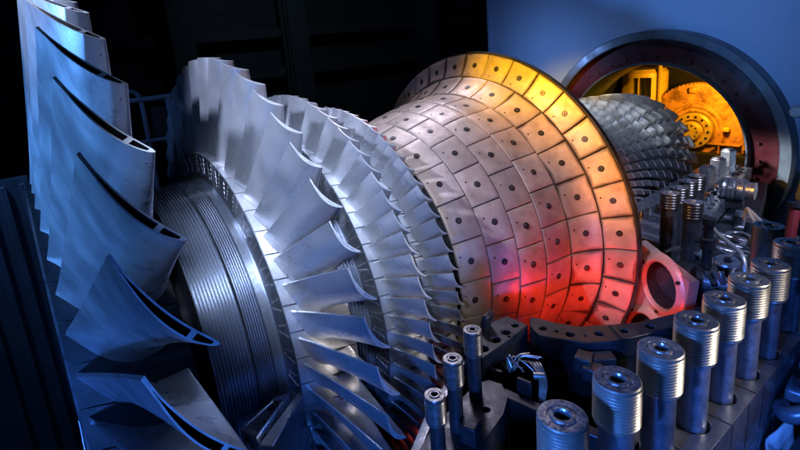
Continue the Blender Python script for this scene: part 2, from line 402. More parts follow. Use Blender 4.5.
TR = [(5, 9.8, 2.5, 1), (4, 12.45, 2.3, 1), (3, 12.9, 2.0, 0), (2, 14.05, -3.3, 0), (1, 14.85, .6, 0), (0, 15.8, 4.1, 0)]
def panel(mb, s0, a0, a1, rnd, jit):
    n, m = 9, 9; th = .011; gs = .014
    R = liner(s0 + .5)[0][1]; ga = math.degrees(.0022 / R)
    top = {}; o = len(mb.v)
    tilt = (jit(), jit(), jit(), jit())
    us = [0, .012, .04, .2, .35, .5, .65, .8, .96, .988, 1]; n = len(us)
    idx = lambda i, j: o + i * n + j
    vs = []; uv = []
    for i, u in enumerate(us):
        for j, v in enumerate(us):
            s = s0 + gs + (1 - 2 * gs) * v; a = math.radians(a0 + ga + (a1 - a0 - 2 * ga) * u)
            e = min(u, 1 - u, v, 1 - v); h = -.0045 if e == 0 else (-.0010 if e < .02 else 0)
            h += lerp(lerp(tilt[0], tilt[1], u), lerp(tilt[2], tilt[3], u), v) - .0012 * ((u - .5) ** 2 + (v - .5) ** 2) * 4 * 0
            p, q = liner(s); r = p[1] + q[1] * h; y = p[0] + q[0] * h
            vs.append((r * math.cos(a), y, r * math.sin(a))); uv.append((u, v))
    # skirt
    fs = [(i * n + j, i * n + j + 1, (i + 1) * n + j + 1, (i + 1) * n + j) for i in range(n - 1) for j in range(n - 1)]
    bl = [i * n for i in range(n)] + [(n - 1) * n + j for j in range(1, n)] + [i * n + n - 1 for i in range(n - 2, -1, -1)] + [j for j in range(n - 2, 0, -1)]
    k0 = len(vs)
    for b in bl:
        i, j = divmod(b, n); u, v = us[i], us[j]
        s = s0 + gs + (1 - 2 * gs) * v; a = math.radians(a0 + ga + (a1 - a0 - 2 * ga) * u)
        p, q = liner(s); r = p[1] - q[1] * .013; y = p[0] - q[0] * .013
        vs.append((r * math.cos(a), y, r * math.sin(a))); uv.append((u, v))
    L = len(bl)
    fs += [(bl[i], bl[(i + 1) % L], k0 + (i + 1) % L, k0 + i) for i in range(L)]
    o = mb.add(vs, fs, 0)
    for i, q in enumerate(uv): mb.uv[o + i] = q
def frame_at(s, a):
    p, q = liner(s); ar = math.radians(a); rad = Vector((math.cos(ar), 0, math.sin(ar)))
    c = rad * p[1] + Vector((0, p[0], 0)); nn = (rad * q[1] + Vector((0, q[0], 0))).normalized(); return c, nn
def finish_uv(o, mb):
    me = o.data; l = me.uv_layers.new(name='UVMap')
    for lp in me.loops: l.data[lp.index].uv = mb.uv.get(lp.vertex_index, (.5, .5))
restp = MB()
for (s0, pit, b0, lip) in TR:
    n = int(360 // pit); k0 = math.ceil((-95 - b0) / pit)
    for k in range(k0, k0 + n):
        a0 = b0 + pit * k; a1 = a0 + pit
        vis = (a1 > -26 and a0 < (165 if lip else 128))
        rnd = random.Random(s0 * 100 + k); jit = lambda: rnd.uniform(-.0016, .0016)
        if not vis:
            panel(restp, s0, a0, a1, rnd, jit); continue
        mb = MB(); panel(mb, s0, a0, a1, rnd, jit)
        c, nn = frame_at(s0 + (.16 if lip else .20), lerp(a0, a1, .66))
        mb.cyl(c - nn * .002, c + nn * .0012, .0042, n=10, mi=1)
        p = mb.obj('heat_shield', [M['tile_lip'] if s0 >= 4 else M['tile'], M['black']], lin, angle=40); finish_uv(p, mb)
        c, nn = frame_at(s0 + .5, lerp(a0, a1, .5))
        bo = MB(); bo.cyl(c - nn * .004, c + nn * .0022,   .0155, .0146, n=18, mi=0); bo.cyl(c + nn * .0022, c + nn * .0045, .0098, .0090, n=14, mi=1)
        bo.cyl(c + nn * .0045, c + nn * .0048, .0045, n=6, mi=2)
        bo.obj('bolt', [M['bolt'], M['boltc'], M['black']], p)
r_ = restp.obj('heat_shielding', [M['tile']], lin); finish_uv(r_, restp); stuff(r_)

# ------------------------------------------------------------------ burner plates below the split line
def burner_full(a, label, top):
    ar = math.radians(a); cx, cz = 1.105 * math.cos(ar), 1.105 * math.sin(ar); cy = .02
    t = thing('burner_port', label, 'burner port', (cx, cy, cz), 0, 'burner ports in the annular combustor head')
    t.rotation_euler = (0, -ar, 0); t.rotation_euler = (Matrix.Rotation(-ar, 3, 'Y') @ Matrix.Rotation(math.radians(-30), 3, 'Z')).to_euler()
    # local frame: x outward, y away from the viewer, z tangential
    zt = (top - cz) if top is not None else .17
    pts = [(-.20, -.165), (.155, -.172), (.155, min(.17, zt)), (-.20, min(.17, zt + .02))]
    mb = MB(); k = 4
    mb.add([(x, 0, z) for x, z in pts] + [(x, .045, z) for x, z in pts], [(0, 1, 2, 3), (7, 6, 5, 4)] + [(i, (i + 1) % 4, 4 + (i + 1) % 4, 4 + i) for i in range(4)])
    p = mb.obj('head_plate', M['burner'])
    cut(p, [(0, 0, 0, .1055, .3)], 'Y', 44); p.parent = t
    MB().rev([(.045, .106), (-.004, .106), (-.014, .110), (-.018, .118), (-.012, .132), (.0, .147), (.006, .150)], 60).obj('burner_ring', M['burner'], t)
    MB().rev([(.0, .1045), (.25, .096), (.25, 0)], 48).obj('burner_throat', M['shade_dark'], t)
    for q in (35, 155, 275):
        b = math.radians(q); c = Vector((.131 * math.cos(b), -.013, .131 * math.sin(b)))
        MB().cyl(c + Vector((0, -.006, 0)), c + Vector((0, .012, 0)), .0085, n=10).obj('screw', M['bolt'], t)
    sw = MB()
    for q in range(8):
        b = math.radians(q * 45); d = Vector((math.cos(b), 0, math.sin(b))); w = Vector((-math.sin(b), 0, math.cos(b)))
        c0 = Vector((0, .15, 0)); A = c0 + d * .035; B = c0 + d * .090
        sw.add([A - w * .012 + Vector((0, -.02, 0)), B - w * .03 + Vector((0, -.03, 0)), B + w * .03 + Vector((0, .03, 0)), A + w * .012 + Vector((0, .02, 0))], [(0, 1, 2, 3)])
    sw.cyl((0, .10, 0), (0, .20, 0), .034, n=20)
    s_ = sw.obj('swirler', M['shade_dark'], t); so = s_.modifiers.new('thick', 'SOLIDIFY'); so.thickness = .003
    MB().rev([(.045, .150), (.05, .165), (.10, .165), (.105, .150)], 48, 180, 360).obj('burner_flange', M['plate'], t)
    return t
burner_full(-5.2, 'round open burner port with pale ring lit red beside the flared lip', .005)
burner_full(-21.0, 'lower burner port showing only an orange rim above the casing edge', None)
mb = MB().rev([(.11, 1.0), (.11, 1.38), (.16, 1.40), (.20, 1.40)], 60, 182, 358)
tag(mb.obj('combustor_head_shell', M['dark']), 'dark curved shell behind the burner ports under the split line', 'casing shell')

# ------------------------------------------------------------------ casing: main flange with drilled stud holes
ST = [(1.545, -1.420), (1.560, -1.236), (1.570, -1.056), (1.577, -.880), (1.581, -.713), (1.587, -.552), (1.594, -.402)]; SX = 1.585
cas = thing('lower_casing', 'blue lit lower casing wall with a drilled joint flange along its top', 'turbine casing', (1.6, -.6, 0))
def rel(o): o.location = tuple(-x for x in o.parent.location); return o
fl = MB().prism([(1.652, -2.3), (1.652, .62), (1.50, .62), (1.50, -2.3)], -.16, 0).obj('joint_flange', M['flange'], cas)
rel(fl); cut(fl, [(x_, y_, 0, .0475, .14) for x_, y_ in ST] + [(SX, -.195, 0, .0475, .14), (SX, -1.64, 0, .0475, .14)], 'Z', 36)
b_ = fl.modifiers.new('bevel', 'BEVEL'); b_.width = .003; b_.segments = 2; b_.limit_method = 'ANGLE'; b_.angle_limit = math.radians(50)
rel(MB().box((1.574, -.84, -.66), (.10, 2.9, .99)).obj('side_wall', M['flange'], cas))
for i in range(15):
    y_ = -1.9 + .115 * i
    rel(MB().box((1.638, y_, -.42), (.030, .105, .515)).obj('side_rib', M['flange'], cas, bevel=.006))
for i in range(16):
    rel(MB().box((1.6522, -1.9575 + .115 * i, -.08), (.0016, .0045, .156)).obj('joint_line', M['black'], cas))
# scribed joints across the flange top
gm = MB()
for y_ in [(-.818), (-.635), (-.46), (-1.0), (-1.18)]: gm.box((SX + .034, y_, .0006), (.066, .003, .0015))
rel(gm.obj('scribed_lines', M['black'], cas))

# ------------------------------------------------------------------ studs
def make_stud(label, R=.0505, rs=.038, H=.31, hc=.112, nt=12, grp='threaded studs standing along the casing flange', tm='thread', name='threaded_stud'):
    t = thing(name, label, 'stud', (0, 0, 0), 0, grp)
    MB().rev([(-.10, rs), (H - hc - .004, rs), (H - hc + .004, rs * .96)], 36, axis='Z').obj('shank', M['stud'], t)
    pr = [(H - hc, rs * .9), (H - hc, R * .94)]
    z0 = H - hc + .006; p = (hc - .018) / nt
    for i in range(nt):
        z = z0 + p * i; pr += [(z, R * .925), (z + p * .42, R), (z + p * .58, R), (z + p * .98, R * .925)]
    pr += [(H - .010, R * .93), (H - .008, R * .985), (H - .003, R * .985), (H, R * .93)]
    MB().rev(pr, 44, axis='Z').obj('threaded_end', M[tm], t, angle=20)
    tp = [(H, R * .93), (H + .0002, R * .62), (H - .003, R * .60), (H - .003, R * .50), (H + .002, R * .47), (H + .002, R * .34), (H - .002, R * .30), (H - .05, R * .28), (H - .05, 0)]
    MB().rev(tp, 36, axis='Z').obj('end_face', M['studtop'], t, angle=25)
    return t
slab = ['cropped foremost threaded stud hardly rising into the bottom of the frame',
        'threaded stud nearest the viewer with its broad top at the bottom centre',
        'second threaded stud from the viewer, standing between the nearest two tops and the long row',
        'third threaded stud, beside the dark end of the drilled inner ring',
        'fourth threaded stud, first one whose dark base hole is seen on the flange',
        'fifth threaded stud, standing between two visible base holes on the flange',
        'sixth threaded stud, just behind the burner port along the flange row',
        'seventh threaded stud, farthest whole one of the silvery flange row']
proto = make_stud(slab[1]); proto.location = (*ST[0], 0)
for i, (x_, y_) in enumerate(ST[1:7]):
    o = copy_tree(proto); o.location = (x_, y_, random.uniform(-.003, .003)); o.rotation_euler.z = i * 1.3; o['label'] = slab[2 + i]
o = copy_tree(proto); o.location = (SX + .006, -.19, .0); o['label'] = 'threaded stud cropped by the right edge of the frame below the red pipe'
# inner studs by the compressor casing, with dark shanks
bp = make_stud('dark inner stud with a bronze cap, nearest the burner port', .043, .037, .255, .085, 9, 'dark studs inside the casing beyond the burner port', 'studcap') if False else None
M['studcap'] = mat('bronzed_cap', (.13, .11, .09), (.05, .045, .04), .85, .3, .1, 20, .1)
bstud = make_stud('tall dark stud with bronzed end standing right behind the burner port', .043, .038, .255, .085, 5, 'dark studs beyond the burner port', 'studcap', 'dark_stud')
for ch in bstud.children:
    if ch.name.startswith('shank'): ch.data.materials[0] = M['plate']
bstud.location = (1.132, .222, 0)
for i, (x, y_, lab) in enumerate([(1.0, .30, 'dark bronzed stud closest to the edge of the flared liner'), (.995, .41, 'dark bronzed stud half hidden behind the one at the liner edge'),
                                (.98, .55, 'bronzed stud, third in line from the liner towards the intake'), (.972, .67, 'bronzed stud farthest back before the grey square posts')]):
    o = copy_tree(bstud); o.location = (x, y_, 0); o['label'] = lab
o = copy_tree(proto); o.location = (1.49, -.06, 0); o.scale = (.98, .98, 1.0); o['label'] = 'stud with a dull green band, set inward between the flange row and the cables'
M['green'] = mat('dull_green_band', (.20, .22, .16), (.12, .14, .10), .6, .3, .1, 10)
for ch in o.children:
    if ch.name.startswith('threaded_end'):
        ch.data = MB().rev([(.16, .045), (.162, .049), (.298, .049), (.306, .047), (.31, .045)], 40, axis='Z').mesh('threaded_end', [M['green']])

# left cluster of studs on a blackened plate
pl = thing('stud_block', 'dark rounded steel block carrying three studs beside the small turbine blades', 'steel block', (1.15, -1.3, 0))
poly = [(1.30, -1.60), (1.20, -1.62), (1.10, -1.40), (1.055, -1.16), (1.07, -1.115), (1.11, -1.10), (1.16, -1.13), (1.20, -1.20), (1.235, -1.33)]
p = MB().prism(poly, -.30, -.03).obj('body', M['plate'], pl); rel(p); cut(p, [(1.155, -1.225, -.03, .014, .1)], 'Z', 20)
rel(MB().box((1.205, -1.345, .0), (.05, .055, .06), .35).obj('lug', M['plate'], pl, bevel=.004))
M['oily'] = mat('oily_thread', (.20, .20, .21), (.10, .10, .11), .8, .36, .1, 30)
ls = make_stud('x', .029, .021, .205, .085, 11, 'small studs on the dark block', 'oily', 'small_stud')
for ch in ls.children:
    if ch.name.startswith('shank'): ch.data.materials[0] = M['plate']
    if ch.name.startswith('end_face'): ch.data.materials[0] = M['oily']
for i, (x, y_, dz, lab) in enumerate([(1.186, -1.452, -.04, 'small threaded stud in front, lowest of the three beside the blades'),
                                      (1.150, -1.345, .0, 'small threaded stud in the middle of the three beside the blades'),
                                      (1.095, -1.205, .005, 'small dark threaded stud standing highest of the three beside the blades')]):
    o = ls if i == 0 else copy_tree(ls); o.location = (x, y_, dz); o['label'] = lab

# ------------------------------------------------------------------ inner ring flange with holes, facing the liner
rg = thing('inner_ring_flange', 'angular dark steel ring with a row of holes running below the red panels', 'ring flange', (1.15, -.7, 0))
outer = [(.955, -.745), (.985, -.728), (1.045, -.712), (1.120, -.676), (1.250, -.505), (1.322, -.33), (1.362, -.22), (1.40, -.02)]
inner = [(1.475, -.06), (1.43, -.26), (1.352, -.440), (1.305, -.56), (1.262, -.655), (1.243, -.690), (1.200, -.748), (1.142, -.778), (1.055, -.820), (1.025, -.812), (.99, -.79)]
p = MB().prism(outer + inner, -.075, .0).obj('drilled_ring', M['plate'], rg)
H = [(1.037, -.775), (1.128, -.742), (1.195, -.667), (1.244, -.588), (1.294, -.500), (1.345, -.39), (1.385, -.27)]
rel(p); cut(p, [(x, y_, 0, .0145, .05) for x, y_ in H] + [(1.083, -.757, 0, .007, .03), (1.17, -.712, 0, .004, .02)], 'Z', 22)
bm_ = p.modifiers.new('bevel', 'BEVEL'); bm_.width = .003; bm_.segments = 2; bm_.limit_method = 'ANGLE'; bm_.angle_limit = math.radians(50)
wall_in = MB(); pts = inner
for i in range(len(pts) - 1):
    (x0, y0), (x1, y1) = pts[i], pts[i + 1]
    wall_in.add([(x0 - .01, y0 + .005, -.074), (x1 - .01, y1 + .005, -.074), (x1 - .01, y1 + .005, -.5), (x0 - .01, y0 + .005, -.5)], [(0, 1, 2, 3)])
for i in range(len(outer) - 1):
    (x0, y0), (x1, y1) = outer[i], outer[i + 1]
    wall_in.add([(x0 + .004, y0 - .004, -.074), (x1 + .004, y1 - .004, -.074), (x1 + .004, y1 - .004, -.6), (x0 + .004, y0 - .004, -.6)], [(0, 1, 2, 3)])
rel(wall_in.obj('ring_wall', M['dark'], rg))
for i, (x, y_) in enumerate(H[:5]):
    rel(MB().rev([(-.03, .0), (-.03, .007), (-.018, .010), (-.018, .0)], 12, axis='Z', org=(x, y_, 0)).obj('bolt', M['machined'], rg))
rel(MB().prism([(1.192, -.600), (1.262, -.650), (1.268, -.643), (1.198, -.593)], .0, .0025).obj('joint_slot', M['black'], rg))
rel(MB().box((1.252, -.742, -.052), (.075, .05, .06), .9).obj('joint_clamp', M['plate'], rg, bevel=.004))
rel(MB().box((1.215, -.795, -.045), (.055, .06, .06), .3).obj('joint_clamp', M['plate'], rg, bevel=.004))
rel(MB().box((1.255, -.81, -.055), (.055, .055, .05), .3).obj('joint_clamp', M['plate'], rg, bevel=.004))

bl = thing('drilled_block', 'dark sloping block with four large holes beside the first blade row', 'steel block', (.96, -.92, 0))
p = MB().prism([(.905, -1.075), (.875, -.90), (.890, -.80), (.985, -.795), (.995, -.89), (1.003, -1.07)], -.12, .0).obj('body', M['plate'], bl)
rel(p); cut(p, [(.972, -1.03, 0, .019, .07), (.966, -.957, 0, .019, .07), (.960, -.893, 0, .017, .07), (.954, -.832, 0, .014, .07), (.985, -.905, 0, .006, .04)], 'Z', 24)
bm_ = p.modifiers.new('bevel', 'BEVEL'); bm_.width = .005; bm_.segments = 2; bm_.limit_method = 'ANGLE'; bm_.angle_limit = math.radians(50)
rel(MB().box((.893, -.925, .02), (.025, .06, .10), .2, 0, .3).obj('lifting_bracket', M['plate'], bl, bevel=.008))

bmx = thing('support_beam', 'dark plate edge with two square lugs crossing the open pit', 'support beam', (1.1, -1.0, -.1))
rel(MB().prism([(.96, -1.06), (1.50, -.955), (1.50, -.99), (.97, -1.10)], -.30, -.10).obj('plate', M['plate'], bmx, bevel=.003))
for (x, y_) in ((1.03, -1.035), (1.13, -1.01)):
    p = rel(MB().box((x, y_, -.085), (.05, .014, .07), .19).obj('lug', M['plate'], bmx, bevel=.003))
    MB().cyl((x, y_ - .009, -.08), (x, y_ - .006, -.08), .006, n=12).obj('hole', M['black'], p)

# instrument wires fanning out of the block
wf = MB(); rnd = random.Random(3)
for i in range(9):
    x0, y0 = 1.045, -.985
    dx, dy = rnd.uniform(-.03, .07), rnd.uniform(-.01, .09)
    wf.tube([(x0 + dx * .2, y0 + dy * .3, -.075), (x0 + dx * .6, y0 + dy * .6, -.035 + rnd.uniform(-.01, .02)), (x0 + dx * 1.3 + .02, y0 + dy * 1.1, -.05 + rnd.uniform(-.02, .03))], .0026, 6)
tag(wf.obj('wire_bundle', M['cable']), 'fan of bare instrument wires sticking out beside the drilled block', 'wires')
wf = MB()
for i in range(4):
    wf.tube([(1.06 + .012 * i, -.92 + .008 * i, -.06), (1.10 + .012 * i, -.93, -.045 + .006 * i), (1.15 + .009 * i, -.955, -.06), (1.172 + .006 * i, -.985, -.12), (1.178 + .005 * i, -1.0, -.26)], .0042, 8)
wf.cyl((1.135, -.963, -.055), (1.165, -.945, -.05), .012, n=12)
tag(wf.obj('cable_loom', M['cable']), 'looped pale cables bending down into the dark pit', 'cables')

# vane remains at the split line between the two large blade rows
vs_ = thing('seal_ring_end', 'open rectangular end of the stationary seal ring below the grooved drum', 'seal ring')
fr = MB()
q0 = [(.655, -1.632, -.06), (.705, -1.80, -.06), (.60, -1.80, -.13), (.575, -1.64, -.13)]
def quadframe(mb, Q, w, dep):
    Q = [Vector(q) for q in Q]; c = sum(Q, Vector()) / 4; nn = (Q[1] - Q[0]).cross(Q[2] - Q[0]).normalized()
    if nn.z < 0: nn = -nn
    I = [q.lerp(c, w) for q in Q]
    vs = Q + I + [q - nn * dep for q in Q] + [q - nn * dep for q in I]
    fs = []
    for i in range(4):
        j = (i + 1) % 4; fs += [(i, j, 4 + j, 4 + i), (i, j, 8 + j, 8 + i), (4 + i, 4 + j, 12 + j, 12 + i)]
    fs.append((12, 13, 14, 15)); mb.add(vs, fs)
quadframe(fr, [(.70, -1.665, -.0), (.812, -1.83, -.0), (.70, -1.845, -.035), (.635, -1.69, -.035)], .26, .16)
fr.obj('box_end', M['machined'], vs_, bevel=.004)
MB().add([(0, 0, 0)], []) if False else None
tr = MB().prism([(.70, -1.63), (.73, -1.63), (.86, -1.80), (.83, -1.835)], -.30, -.012); tr.obj('side_plate', M['flange'], vs_, bevel=.003)

# lower half of the turbine outer shell (its cut edge runs past the small blades)
sh = MB(); prof = [(-1.50, 1.115), (-1.34, 1.02), (-1.20, .965), (-1.10, .915), (-.90, .86), (-.90, .885), (-1.10, .945), (-1.20, .995), (-1.34, 1.05), (-1.50, 1.145), (-1.50, 1.115)]
n = 60; vs = []
for i in range(n + 1):
    a = math.radians(183 + (357.6 - 183) * i / n)
    for (y_, r) in prof: vs.append((r * math.cos(a), y_, r * math.sin(a)))
k = len(prof); sh.add(vs, [(i * k + j, i * k + j + 1, (i + 1) * k + j + 1, (i + 1) * k + j) for i in range(n) for j in range(k - 1)] + [tuple(range(k - 1)), tuple(n * k + j for j in range(k - 1))])
tag(sh.obj('vane_carrier', M['machined']), 'lower half shell around the small blade rows with a pale cut edge', 'vane carrier')

# ------------------------------------------------------------------ clutter around the compressor casing
cs_ = thing('compressor_casing_flange', 'long flat flange strip with a row of bolts leading to the intake', 'casing flange', (.9, 1.2, 0))
rel(MB().prism([(.905, .80), (.745, 1.95), (.835, 1.95), (1.005, .80)], -.09, 0).obj('flange_strip', M['machined'], cs_, bevel=.004))
for i in range(13):
    t = i / 12; rel(MB().rev([(0, .013), (.016, .012), (.019, .009), (.019, 0)], 12, axis='Z', org=(lerp(.925, .765, t), lerp(.86, 1.90, t), 0)).obj('bolt', M['studtop'], cs_))
for i in range(13):
    t = (i + .5) / 13; rel(MB().cyl((lerp(.965, .80, t), lerp(.86, 1.90, t), -.001), (lerp(.965, .80, t), lerp(.86, 1.90, t), .004), .010, n=12).obj('bolt_hole', M['black'], cs_))
rel(MB().prism([(.60, .36), (.53, 1.95), (.745, 1.95), (.905, .80), (.96, .30)], -.12, -.02).obj('inner_flange', M['machined'], cs_, bevel=.004))
rel(MB().prism([(.96, .20), (.92, .80), (1.005, .80), (.835, 1.95), (.93, 1.95), (1.10, 1.22), (1.50, .86), (1.50, .16)], -.24, -.10).obj('deck', M['plate'], cs_))
for i in range(7):
    t = i / 6; rel(MB().cyl((lerp(.70, .74, t), lerp(.45, .95, t), -.02), (lerp(.70, .74, t), lerp(.45, .95, t), .012), .014, n=12).obj('bolt', M['studtop'], cs_))
post = None
for (x, y_, h, lab) in [(.812, 1.24, .155, 'grey square post nearest the bronzed studs'), (.798, 1.44, .165, 'middle one of the three grey square posts'), (.776, 1.67, .175, 'grey square post nearest the red intake ring')]:
    t = thing('square_post', lab, 'post', (x, y_, 0), -.15, 'square posts along the flange')
    MB().box((0, 0, h / 2), (.062, .075, h)).obj('body', M['machined'], t, bevel=.005)
    MB().box((-.004, 0, h + .004), (.045, .055, .012)).obj('cap', M['studtop'], t, bevel=.003)
dm = thing('turned_pulley', 'shiny turned metal roller lying beside the bolted flange strip', 'roller', (1.0, 1.16, .06))
dm.rotation_euler = (0, 0, .1)
MB().rev([(-.07, 0), (-.07, .062), (-.058, .066), (-.045, .058), (-.03, .066), (-.01, .066), (0, .058), (.012, .066), (.04, .066), (.05, .05), (.09, .05), (.09, 0)], 40, axis='X').obj('rim', M['studtop'], dm, angle=25)
MB().box((-.02, 0, -.08), (.12, .06, .07)).obj('bracket', M['plate'], dm, bevel=.004)
# black rod and saddle
bt = thing('spindle', 'black spindle with stepped collar standing behind the saddle pipe', 'spindle', (1.225, .155, -.02))
MB().rev([(0, .020), (.09, .020), (.095, .030), (.14, .030), (.145, .019), (.20, .019), (.205, .026), (.235, .026), (.24, .0)], 24, axis='Z').obj('rod', M['dark'], bt, angle=25)
MB().cyl((-.05, 0, .12), (-.02, 0, .12), .012).obj('grip', M['dark'], bt)
sp = thing('saddle_pipe', 'short dull pipe lying across between the burner port and the cables', 'pipe', (1.275, .10, -.05))
mb = MB().cyl((-.04, -.02, 0), (.13, .05, 0), .046, n=32); mb.obj('barrel', M['machined'], sp)
MB().cyl((-.06, -.03, 0), (-.04, -.02, 0), .060, n=32).obj('collar', M['dark'], sp)
MB().rev([(.115, .150), (.115, .158), (.165, .158), (.165, .14)], 48, 0, 180, org=(1.128 - 1.275, -.02, -.085)).obj('clamp_band', M['machined'], sp)
# cables and conduits
def line(name, label, pts, r, m, cat='cable'):
    return tag(MB().tube(pts, r, 10).obj(name, m), label, cat)
line('bent_conduit', 'long pale conduit bending from the bolted strip down to the flange', [(1.06, .62, .02), (1.17, .40, .06), (1.27, .27, .07), (1.345, .19, .06), (1.372, .15, -.02), (1.375, .13, -.1)], .010, M['cable'], 'conduit')
line('bent_conduit', 'second pale conduit running just below the longest one', [(1.08, .50, -.02), (1.18, .33, .02), (1.28, .22, .03), (1.33, .14, .0), (1.34, .10, -.08)], .008, M['machined'], 'conduit')
line('looped_hose', 'thin silvery hose looping beside the turned roller', [(1.16, .78, -.02), (1.18, .74, .08), (1.22, .66, .11), (1.32, .52, .10), (1.42, .42, .06), (1.48, .36, -.04)], .008, M['cable'], 'hose')
line('looped_hose', 'thin silvery hose crossing over the other looping hose', [(1.15, .84, -.02), (1.19, .72, .10), (1.26, .57, .10), (1.36, .45, .07), (1.43, .40, -.04)], .007, M['cable'], 'hose')
for i, (x, y_, lab) in enumerate([(1.17, .60, 'upper slanted metal bracket under the roller'), (1.21, .50, 'middle slanted metal bracket under the roller'), (1.23, .42, 'lower slanted metal bracket under the roller')]):
    t = thing('slotted_bracket', lab, 'bracket', (x, y_, -.03), .5, 'slanted brackets')
    MB().box((0, 0, 0), (.13, .035, .022), 0, 0, .25).obj('plate', M['machined'], t, bevel=.004)
    MB().box((0, 0, -.055), (.04, .03, .09)).obj('foot', M['dark'], t)
wsh = thing('hand_wheel', 'flat oval handwheel lying among the dark fittings', 'handwheel', (1.32, .10, .055))
wsh.rotation_euler = (.15, .1, 0)
MB().rev([(0, .018), (.008, .018), (.010, .030), (.010, .044), (.004, .048), (-.004, .044), (-.004, .018), (0, .018)], 32, axis='Z').obj('rim', M['studtop'], wsh)
MB().cyl((0, 0, -.12), (0, 0, .02), .012).obj('stem', M['dark'], wsh)
bx = thing('valve_cluster', 'dark knot of valve fittings in front of the handwheel', 'valve', (1.34, -.01, -.05))
rnd = random.Random(11)
for i in range(7):
    a = Vector((rnd.uniform(-.05, .06), rnd.uniform(-.05, .08), rnd.uniform(-.08, .05))); d = Vector((rnd.uniform(-1, 1), rnd.uniform(-1, 1), rnd.uniform(-.3, .8))).normalized() * .055
    MB().cyl(a, a + d, .013, n=8).obj('fitting', M['dark'] if i % 3 else M['machined'], bx, bevel=.002)
MB().box((0, .02, -.06), (.14, .14, .08), .4).obj('manifold', M['dark'], bx, bevel=.006)
rp = thing('red_pipe', 'slim dark red pipe leaning beside the right hand studs', 'pipe', (1.503, .085, 0))
MB().cyl((0, 0, -.05), (-.014, .16, .30), .019, n=20).obj('tube', M['redpipe'], rp); MB().cyl((-.014, .16, .295), (-.0145, .165, .315), .028, n=20).obj('cap', M['dark'], rp)
# clamp on the casing side
ct = thing('shackle_clamp', 'pale blue cast clamp bolted to the outer side of the casing', 'clamp', (1.70, -.37, -.09))
MB().tube([(-.03, .12, .0), (.03, .10, .02), (.06, .0, .02), (.05, -.10, .0), (-.0, -.13, -.03), (-.03, -.08, -.05)], .026, 14).obj('bow', M['blue_tool'], ct)
MB().box((.0, .0, -.02), (.08, .10, .05), .1).obj('body', M['blue_tool'], ct, bevel=.012, seg=3)
MB().cyl((-.02, .0, .0), (.05, .0, .03), .022, n=6).obj('nut', M['dark'], ct)
MB().cyl((-.01, .09, -.04), (-.01, .09, .05), .017, n=6).obj('nut', M['machined'], ct)
# cloth hanging at the casing side and dark hose below it
cl = MB(); nx, nz = 14, 18; vs = []
for i in range(nx + 1):
    for j in range(nz + 1):
        u, v = i / nx, j / nz
        y_ = -.40 - .20 * u - .05 * v; fold = .012 * math.sin(u * 7 + v * 2) + .004 * math.sin(u * 15 - v * 4)
        vs.append((1.682 + .05 * v + fold + .03 * (1 - v) * 0, y_ + .03 * math.sin(v * 4), -.20 - .55 * v + .02 * math.sin(u * 5)))
cl.add(vs, [(i * (nz + 1) + j, i * (nz + 1) + j + 1, (i + 1) * (nz + 1) + j + 1, (i + 1) * (nz + 1) + j) for i in range(nx) for j in range(nz)])
o = cl.obj('draped_cloth', M['cloth'], angle=180); s_ = o.modifiers.new('thick', 'SOLIDIFY'); s_.thickness = .006
tag(o, 'white cloth hanging against the outer casing wall', 'cloth')
tag(MB().tube([(1.76, -.75, -.52), (1.77, -.55, -.36), (1.80, -.38, -.24), (1.86, -.22, -.22), (1.92, -.05, -.30)], .085, 16).obj('rubber_hose', M['rubber']), 'thick black rubber hose curving below the cast clamp', 'hose')

# ------------------------------------------------------------------ intake housing
ih = thing('intake_housing', 'great round intake housing with steel outer ring and dark red inner face', 'intake housing', (0, 2.16, 0))
MB().rev([(2.30, .96), (2.20, .965), (2.165, .93), (2.15, .93), (2.14, .94), (2.14, 1.0), (2.15, 1.008), (2.34, 1.012)], 160).obj('outer_ring', M['ring'], ih)
MB().rev([(2.20, .962), (2.22, .93), (2.19, .80), (2.165, .755)], 160).obj('inner_face', M['red'], ih)
MB().rev([(2.165, .757), (2.135, .752), (2.125, .745), (2.125, .735), (2.14, .728), (2.5, .728), (2.5, .80)], 160).obj('inner_lip', M['ring'], ih)
MB().rev([(2.50, .80), (2.55, .95), (3.6, .95), (3.6, 0)], 96).obj('inlet_duct', M['black'], ih)  # near-black colour stands in for the unlit depth of the duct
for i in range(20):
    a = math.radians(-10 + 9.6 * i); r = .80
    c = Vector((r * math.cos(a), 2.183, r * math.sin(a)))
    MB().cyl(c, c + Vector((0, -.014, 0)), .009, n=6).obj('bolt', M['red'], ih)
for ch in ih.children: ch.location = (0, -2.16, 0)
bh = thing('bearing_hub', 'toothed orange bearing housing with a bolted yellow hub inside the intake', 'bearing hub', (-.06, 3.2, -.02))
pts = []; nt_ = 80
vs = []; fs = []
for i in range(nt_ * 2):
    a = 2 * PI * i / (nt_ * 2); r = .472 if i % 2 else .455; vs.append((r * math.cos(a), 3.27, r * math.sin(a)))
mb = MB(); k = len(vs); v2 = [(x, 3.36, z) for x, y_, z in vs]; ctr = [(0.0, 3.27, 0.0)]
mb.add(vs + v2 + ctr, [(i, (i + 1) % k, 2 * k) for i in range(k)] + [(i, (i + 1) % k, k + (i + 1) % k, k + i) for i in range(k)])
mb.obj('toothed_disc', M['orange'], bh)
MB().rev([(3.27, .27), (3.25, .268), (3.235, .255), (3.235, .235), (3.25, .225), (3.25, .19)], 80).obj('bearing_cover', M['orange'], bh)
MB().rev([(3.26, .18), (3.20, .178), (3.195, .172), (3.195, .118), (3.22, .112), (3.22, .0)], 64).obj('hub_flange', M['brassy'], bh)
for i in range(14):
    a = 2 * PI * i / 14; c = Vector((.146 * math.cos(a), 3.195, .146 * math.sin(a)))
    MB().cyl(c, c + Vector((0, -.006, 0)), .012, n=10).obj('hub_bolt', M['black'], bh)
